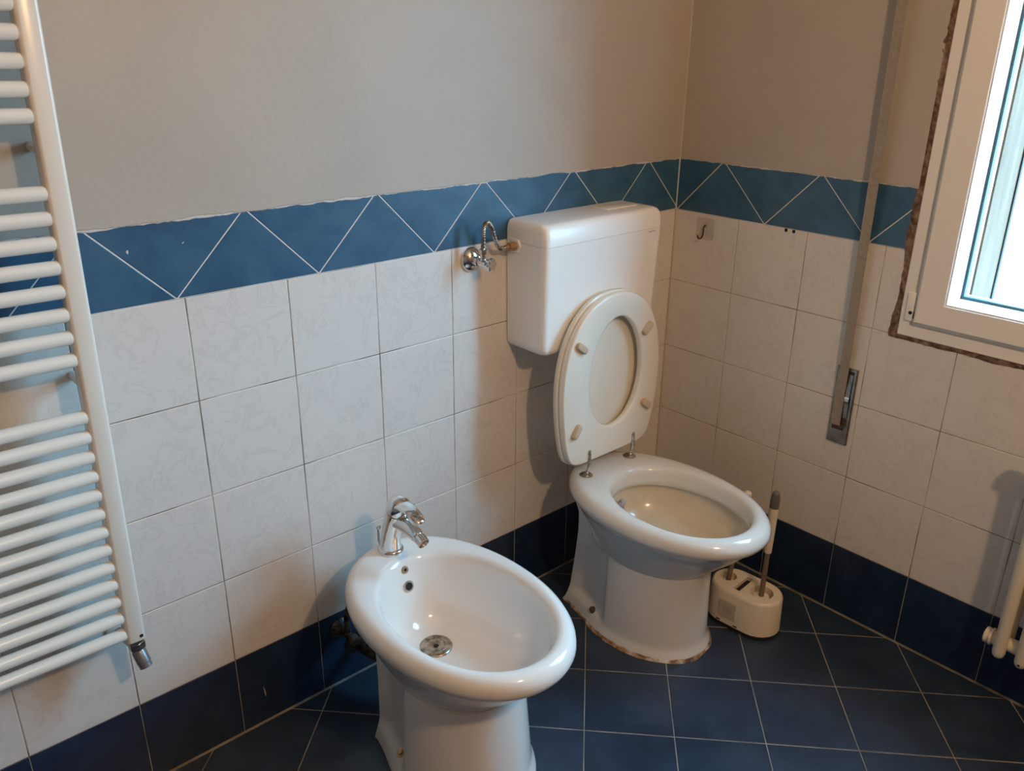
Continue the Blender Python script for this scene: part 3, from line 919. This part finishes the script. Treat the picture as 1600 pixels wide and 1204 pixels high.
G().lathe(hb + hd * 0.001, hd, [(0, 0.0200), (0.002, 0.0212), (0.011, 0.0212), (0.019, 0.0185), (0.025, 0.0125), (0.0275, 0.005), (0.028, 0.0008)], 28).put('lever_cap', M_CHROME, tap, sharp=60)
# lever: a flat loop handle reaching forward
lev = G()
c0 = hb + hd * 0.018
fw = Vector((0, -0.96, -0.10)).normalized()
side = Vector((1, 0, 0))
upv = side.cross(fw); upv = upv if upv.z > 0 else -upv
rings = []
for t, wd, th, lift in ((0.0, 0.0165, 0.0060, 0.0), (0.018, 0.0155, 0.0052, 0.003), (0.034, 0.0135, 0.0042, 0.0035), (0.050, 0.0115, 0.0032, 0.001), (0.060, 0.0085, 0.0026, -0.002), (0.064, 0.0045, 0.0018, -0.0035)):
    c = c0 + fw * t + upv * lift
    rings.append([c + side * wd * math.cos(a) + upv * th * math.sin(a) for a in [2 * math.pi * k / 20 for k in range(20)]])
lev.loft(rings)
lv = lev.put('lever', M_CHROME, tap, sharp=60)
rings = []
for h_, sc in ((0.0, 1.0), (0.0012, 0.94)):
    c = c0 + fw * 0.040 + upv * (0.0058 + h_ * 0.5)
    rings.append([c + side * 0.0065 * sc * math.cos(a) + fw * 0.013 * sc * math.sin(a) + upv * (-0.0008 * math.sin(a)) for a in [2 * math.pi * k / 20 for k in range(20)]])
G().loft(rings).put('lever_slot', M_DULL, lv)
G().tube([(tx - 0.010, -0.108, 0.405), (tx - 0.010, -0.108, 0.438)], 0.0022, 8).put('plug_rod', M_CHROME, tap)
G().lathe((tx - 0.010, -0.108, 0.437), (0, 0, 1), [(0, 0.003), (0.002, 0.0048), (0.006, 0.0048), (0.008, 0.002)], 14).put('plug_knob', M_CHROME, tap)

for o in tap.children_recursive:
    for v in o.data.vertices:
        v.co *= 1.22
# plumbing behind the bidet, its shade put into the metal's colour
for i, (x, z, lab) in enumerate(((-1.142, 0.155, 'dark angle valve low on the wall behind the bidet, nearer the towel rail'), (-1.035, 0.150, 'dark angle valve low on the wall behind the bidet, nearer the toilet'))):
    av = thing('angle_valve', lab, 'valve', (x, 0, z), 'valves behind the bidet')
    G().lathe((x, -0.0006, z), (0, -1, 0), [(0, 0.026), (0.003, 0.026), (0.010, 0.020), (0.014, 0.011)], 24).put('wall_flange', M_SHADED, av)
    bb = G()
    bb.lathe((x, -0.012, z), (0, -1, 0), [(0, 0.009), (0.036, 0.009), (0.037, 0.006), (0.044, 0.006)], 16)
    bb.tube([(x, -0.036, z), (x, -0.036, z + 0.022)], 0.007, 12)
    bb.put('valve_body', M_SHADED, av)
    G().lathe((x, -0.054, z), (0, -1, 0), [(0, 0.010), (0.003, 0.014), (0.014, 0.014), (0.017, 0.010)], 6).put('knob', M_SHADED, av)
    s = 1 if i else -1
    G().tube([(x, -0.036, z + 0.020), (x, -0.038, z + 0.06), (x - s * 0.012, -0.055, z + 0.12), (x - s * 0.020, -0.070, z + 0.155), (x - s * 0.022, -0.073, z + 0.185)], 0.006, 10, 5).put('hose', M_SHADED, av)
wp = thing('waste_pipe', 'dark drain pipe running into the wall behind the bidet', 'pipe', (-1.10, 0, 0.095))
G().tube([(-1.100, -0.001, 0.095), (-1.098, -0.060, 0.100), (-1.088, -0.120, 0.108), (-1.080, -0.185, 0.112)], 0.017, 16, 5).put('pipe_bend', M_SHADED, wp)
G().lathe((-1.100, -0.0006, 0.095), (0, -1, 0), [(0, 0.030), (0.003, 0.030), (0.008, 0.019)], 20).put('wall_flange', M_SHADED, wp)

# ------------------------------------------------------------------ towel rail
TRX = -1.590
rail = thing('towel_radiator', 'white ladder towel radiator on the tiled wall', 'radiator', (TRX, 0, 0.40))
rail.rotation_euler = (0, 0.0119, 0)
PX0, PX1 = -1.6145, -1.5820
RW = 0.50
def post(x0, x1):
    return G().box(x0, x1, -0.0915, -0.058, 0.405, 1.60, 0.006, 3)
ps = post(PX0, PX1).put('post', M_RAIL, rail)
post(PX0 - RW, PX1 - RW).put('post', M_RAIL, rail)
G().lathe((-1.5900, -0.0917, 0.418), (0, -1, 0), [(0, 0.0036), (0.0003, 0.0034)], 12).put('vent_hole', M_DARK, ps)
zs = [1.502, 1.466, 1.429, 1.392, 1.355, 1.319] + [1.211 - 0.0369 * k for k in range(8)] + [0.8546 - 0.03555 * k for k in range(13)]
first = None
for z in zs:
    if first is None:
        L0, L1 = PX0 - RW + 0.020, PX0 + 0.0012
        first = G().tube([(L0, -0.0815, z), (L1 - 0.004, -0.0815, z), (L1 - 0.0015, -0.0815, z), (L1, -0.0815, z)], [0.0115, 0.0115, 0.0108, 0.0085], 20).put('rung', M_RAIL, rail, loc=(TRX, -0.0815, z))
        continue
    o = bpy.data.objects.new('rung', first.data)
    COL.objects.link(o); o.parent = rail
    o.location = (0, -0.0815, z - 0.40)
v1 = G()
v1.lathe((-1.597, -0.078, 0.405), (0, 0, -1), [(0, 0.0135), (0.004, 0.0135), (0.0045, 0.0150), (0.017, 0.0150), (0.0175, 0.0125), (0.024, 0.0115)], 6)
vv = v1.put('valve_nut', M_DULL, rail)
G().lathe((-1.597, -0.078, 0.384), (0.16, -0.42, -0.89), [(0, 0.0105), (0.006, 0.0125), (0.028, 0.0125), (0.029, 0.0115), (0.037, 0.0115), (0.038, 0.009)], 24).put('valve_head', M_GREYHEAD, rail)
G().tube([(-1.597, -0.078, 0.388), (-1.604, -0.050, 0.388), (-1.606, -0.001, 0.388)], 0.0075, 12, 4).put('feed_pipe', M_DULL, rail)
G().lathe((-1.606, -0.0008, 0.388), (0, -1, 0), [(0, 0.021), (0.003, 0.021), (0.007, 0.012)], 24).put('wall_flange', M_RAIL, rail)
for z in (1.27, 0.90):
    G().tube([(PX0 + 0.012, -0.0005, z), (PX0 + 0.012, -0.070, z)], 0.008, 12).put('wall_bracket', M_RAIL, rail)

# ------------------------------------------------------------------ column radiator under the window
rad = thing('column_radiator', 'cream column radiator on the wall below the window', 'radiator', (-0.08, -1.06, 0.16))
RZ0, RZ1 = 0.163, 0.655
sec = G()
for x in (-0.100, -0.055):
    zz_ = [RZ0, RZ0 + 0.003, RZ0 + 0.008, RZ0 + 0.016, RZ1 - 0.016, RZ1 - 0.008, RZ1 - 0.003, RZ1]
    rr_ = [0.003, 0.0085, 0.0122, 0.0135, 0.0135, 0.0122, 0.0085, 0.003]
    sec.tube([(x, -1.06, z) for z in zz_], rr_, 20)
for z in (RZ0 + 0.030, RZ1 - 0.030):
    sec.box(-0.100, -0.055, -1.071, -1.049, z - 0.017, z + 0.017, 0.006)
    sec.lathe((-0.078, -1.037, z), (0, -1, 0), [(0, 0.016), (0.046, 0.016)], 20)
s0 = sec.put('section', M_RAD, rad)
for k in range(1, 11):
    clone(s0, 'section', tuple(wloc(rad) + Vector((0, -0.046 * k, 0))), rad)
for z in (RZ0 + 0.030, RZ1 - 0.030):
    G().lathe((-0.078, -1.0375, z), (0, 1, 0), [(0, 0.0205), (0.005, 0.0205), (0.0055, 0.0160), (0.008, 0.0160), (0.0085, 0.0185), (0.016, 0.0185), (0.0185, 0.012)], 12).put('end_plug', M_RAD, rad)
G().lathe((-0.1136, -1.106, RZ0 + 0.013), (-1, 0, 0), [(-0.002, 0.0026), (0.0004, 0.0026)], 10).put('paint_chip', M_DARK, rad)
for y in (-1.10, -1.46):
    G().box(-0.057, -0.0005, y - 0.008, y + 0.008, 0.585, 0.60, 0.002).put('wall_bracket', M_RAD, rad)

# ------------------------------------------------------------------ shutter strap and winder
wind = thing('strap_winder', 'metal shutter strap winder plate set in the white tiles', 'winder', (0, -0.568, 0.482))
y0, y1, z0, z1 = -0.5945, -0.5415, 0.4825, 0.6860
plate = G().loft([[(x, a0, b0), (x, a1, b0), (x, a1, b1), (x, a0, b1)] for x, a0, a1, b0, b1 in
    ((-0.0008, y0, y1, z0, z1), (-0.0045, y0, y1, z0, z1), (-0.0060, y0 + 0.002, y1 - 0.002, z0 + 0.002, z1 - 0.002),
     (-0.0060, y0 + 0.0075, y1 - 0.0075, z0 + 0.050, z1 - 0.007), (-0.0030, y0 + 0.009, y1 - 0.009, z0 + 0.052, z1 - 0.009), (-0.0028, y0 + 0.009, y1 - 0.009, z0 + 0.052, z1 - 0.009))], True, False).put('plate', M_STEEL, wind, smooth=False)
G().box(-0.0034, -0.0022, y0 + 0.009, y1 - 0.009, z0 + 0.052, z1 - 0.009).put('recess', M_REEL, wind, smooth=False)
# the reel shows as a shallow rounded drum in the slot
G().tube([(0.010, y0 + 0.0095, 0.605), (0.010, y1 - 0.030, 0.605)], 0.021, 24).put('reel', M_CHROME, wind)
rr = []
for k in range(13):
    a = -0.9 + 1.8 * k / 12
    rr.append(((-0.0036 - 0.0055 * math.cos(a * 1.5)), 0.612 + 0.058 * a / 0.9))
dr = G()
dr.loft([[(x, y0 + 0.0095, z), (x, y0 + 0.021, z), (-0.003, y0 + 0.021, z), (-0.003, y0 + 0.0095, z)] for x, z in rr], True, True)
dr.put('reel_cheek', M_STEEL, wind)
G().box(-0.0085, -0.0050, y0 + 0.013, y1 - 0.010, z0 + 0.038, z0 + 0.049, 0.001).put('strap_catch', M_REEL, plate)
G().lathe((-0.0060, (y0 + y1) / 2, z0 + 0.020), (-1, 0, 0), [(0, 0.0050), (0.0012, 0.0045), (0.0014, 0.001)], 16).put('screw', M_STEEL, plate)

strap = G()
pts = [(-0.0080, 0.532), (-0.0105, 0.60), (-0.0115, 0.66), (-0.0135, 0.72), (-0.0185, 1.0), (-0.0260, 1.5), (-0.0330, 2.1), (-0.034, 2.55)]
rings = []
for i, (x, z) in enumerate(pts):
    yc = -0.5625 if z > 0.7 else -0.5625 + (0.7 - z) * 0.012
    hw = 0.0118
    rings.append([(x, yc - hw, z), (x - 0.0014, yc - hw, z), (x - 0.0014, yc - hw + 0.0016, z), (x - 0.0009, yc - hw + 0.0020, z), (x - 0.0009, yc + hw - 0.0020, z), (x - 0.0014, yc + hw - 0.0016, z), (x - 0.0014, yc + hw, z), (x, yc + hw, z)])
tag(strap.loft(rings).put('shutter_strap', M_STRAP, smooth=False), 'long beige webbing strap hanging down the wall beside the window', 'strap')

# ------------------------------------------------------------------ adhesive hook
hook = thing('adhesive_hook', 'small bent metal hook on a clear square pad by the corner', 'hook', (0, -0.104, 0.956))
pad = []
for x, d in ((-0.0004, 0.0), (-0.0014, 0.0), (-0.0018, 0.0008)):
    r = []
    for cx_, cz_, a0 in ((-1, -1, math.pi), (1, -1, 1.5 * math.pi), (1, 1, 0), (-1, 1, 0.5 * math.pi)):
        for k in range(5):
            a = a0 + math.pi / 2 * k / 4
            r.append((x, -0.104 + cx_ * (0.029 - 0.007) + (0.007 - d) * math.cos(a), 0.956 + cz_ * (0.0295 - 0.007) + (0.007 - d) * math.sin(a)))
    pad.append(r)
G().loft(pad).put('pad', M_FILM, hook)
G().tube([(-0.0020, -0.105, 0.966), (-0.006, -0.105, 0.964), (-0.009, -0.105, 0.956), (-0.0095, -0.105, 0.944), (-0.011, -0.1035, 0.935), (-0.016, -0.101, 0.931), (-0.022, -0.099, 0.934), (-0.024, -0.098, 0.941)], 0.0021, 10, 5).put('hook_wire', M_REEL, hook)
G().lathe((-0.0019, -0.105, 0.966), (-1, 0, 0), [(0, 0.0070), (0.0012, 0.0066), (0.0016, 0.004)], 18).put('hook_base', M_FILM, hook)

# ------------------------------------------------------------------ toilet brush set
BC = Vector((-0.219, -0.497, 0))
hold = thing('brush_holder', 'cream plastic double toilet brush stand on the dark floor', 'brush holder', BC)
ang = math.radians(4)
def stad(hl, hw, z, n=12):
    """stadium with its long axis along the window wall"""
    pts = []
    for s_, a0 in ((1, -math.pi / 2), (-1, math.pi / 2)):
        for k in range(n + 1):
            a = a0 + math.pi * k / n
            pts.append((s_ * (hl - hw) + hw * math.cos(a), hw * math.sin(a)))
    out = []
    for a, b in pts:
        lx, ly = b, -a
        out.append((BC.x + lx * math.cos(ang) - ly * math.sin(ang), BC.y + lx * math.sin(ang) + ly * math.cos(ang), z))
    return out
HT = 0.108
body_rings = [stad(0.098, 0.060, 0.0), stad(0.100, 0.062, 0.008), stad(0.099, 0.061, 0.012), stad(0.098, 0.060, 0.020), stad(0.096, 0.0575, HT - 0.010), stad(0.094, 0.0555, HT - 0.003), stad(0.090, 0.052, HT)]
G().loft([stad(0.096, 0.058, 0.0005), stad(0.099, 0.061, 0.003), stad(0.099, 0.061, 0.010)]).put('foot_rim', M_BLACK, hold)
body_rings = body_rings[2:]
body_rings[0] = stad(0.0985, 0.0605, 0.0102)
def loc2(a, b, z):
    """a along the long axis (towards the viewer's right), b across (towards the wall)"""
    lx, ly = b, -a
    return (BC.x + lx * math.cos(ang) - ly * math.sin(ang), BC.y + lx * math.sin(ang) + ly * math.cos(ang), z)
def circ(ca, cb, r, z, n=24):
    return [loc2(ca + r * math.cos(2 * math.pi * k / n), cb + r * math.sin(2 * math.pi * k / n), z) for k in range(n)]
def box4(a0, a1, b0, b1, z):
    return [loc2(a0, b0, z), loc2(a1, b0, z), loc2(a1, b1, z), loc2(a0, b1, z)]
def slotted(outer_ring, holes, depth):
    """flat top with openings that go down into the body"""
    bm = bmesh.new()
    edges = []
    loops = []
    for r in [outer_ring] + holes:
        vs = [bm.verts.new(p) for p in r]
        loops.append(vs)
        for i in range(len(vs)):
            edges.append(bm.edges.new((vs[i], vs[(i + 1) % len(vs)])))
    bmesh.ops.triangle_fill(bm, edges=edges, use_beauty=True)
    for vs, d in zip(loops[1:], depth):
        low = [bm.verts.new((v.co.x, v.co.y, v.co.z - d)) for v in vs]
        for i in range(len(vs)):
            j = (i + 1) % len(vs)
            bm.faces.new((vs[i], vs[j], low[j], low[i]))
        bm.faces.new(low)
    bm.verts.index_update()
    out = [v.co[:] for v in bm.verts], [[v.index for v in f.verts] for f in bm.faces]
    bm.free()
    return out
top_v, top_f = slotted(body_rings[-1], [circ(0.042, 0.0, 0.030, HT), box4(-0.020, -0.002, -0.036, 0.036, HT), circ(-0.058, 0.004, 0.022, HT)], [0.030, 0.060, 0.020])
hb_ = G().loft(body_rings, True, False)
hb_.add(top_v, top_f)
shell = hb_.put('shell', M_CREAM, hold, sharp=40)
G().lathe(Vector(loc2(-0.011, 0.0, HT - 0.0599)), (0, 0, 1), [(0, 0.001), (0.0003, 0.001)], 6)
G().loft([box4(-0.0195, -0.0025, -0.0355, 0.0355, HT - 0.0595), box4(-0.0195, -0.0025, -0.0355, 0.0355, HT - 0.010)]).put('slot_shade', M_DARK, shell, smooth=False)  # dark block raised inside the slot to stand for its shade
# sticker with faded print, and two feet slots, on the face towards the bathroom
st = G()
st.loft([[loc2(a, -0.0605, z) for a, z in ((-0.040, 0.030), (0.006, 0.030), (0.006, 0.078), (-0.040, 0.078))], [loc2(a, -0.0620, z) for a, z in ((-0.040, 0.030), (0.006, 0.030), (0.006, 0.078), (-0.040, 0.078))]])
sk = st.put('sticker', M_STICKER, hold, smooth=False)
G().loft([[loc2(a, -0.0619, z) for a, z in ((-0.030, 0.042), (-0.004, 0.042), (-0.004, 0.066), (-0.030, 0.066))], [loc2(a, -0.0623, z) for a, z in ((-0.030, 0.042), (-0.004, 0.042), (-0.004, 0.066), (-0.030, 0.066))]]).put('print', M_STICKER2, sk, smooth=False)
for a in (-0.046, 0.004):
    G().loft([[loc2(a + d, -0.0595, z) for d, z in ((0, 0.0135), (0.011, 0.0135), (0.011, 0.0165), (0, 0.0165))], [loc2(a + d, -0.0612, z) for d, z in ((0, 0.0135), (0.011, 0.0135), (0.011, 0.0165), (0, 0.0165))]]).put('vent_slot', M_DARK, shell, smooth=False)

def brush(base, tip, label, cup):
    base, tip = Vector(base), Vector(tip)
    t = thing('toilet_brush', label, 'brush', base, 'toilet brushes in the stand')
    d = (tip - base); L_ = d.length; u = d.normalized()
    if cup:
        G().lathe(base, (0, 0, 1), [(0.0, 0.0215), (0.014, 0.0215), (0.018, 0.0195), (0.019, 0.010)], 24).put('cup_lid', M_CREAM, t)
    G().tube([base + u * 0.004, base + u * (L_ * 0.47)], 0.0068, 14).put('rod', M_ROD, t)
    G().tube([base + u * (L_ * 0.46), base + u * (L_ * 0.465), base + u * (L_ * 0.60), base + u * (L_ * 0.86)], [0.008, 0.0095, 0.0105, 0.0112], 18).put('grip', M_CREAM, t)
    G().tube([base + u * (L_ * 0.86), base + u * (L_ * 0.93), base + u * (L_ * 0.985), base + u * L_], [0.0114, 0.0114, 0.0095, 0.004], 18).put('cap', M_GREYCAP if cup else M_CREAM, t)
brush(loc2(0.042, 0.0, HT - 0.029), (-0.2105, -0.5370, 0.402), 'toilet brush with cream grip and dark grey cap, nearer the window', True)
brush(loc2(-0.058, 0.004, HT - 0.0185), (-0.214, -0.462, 0.372), 'toilet brush half hidden behind the toilet bowl rim', False)
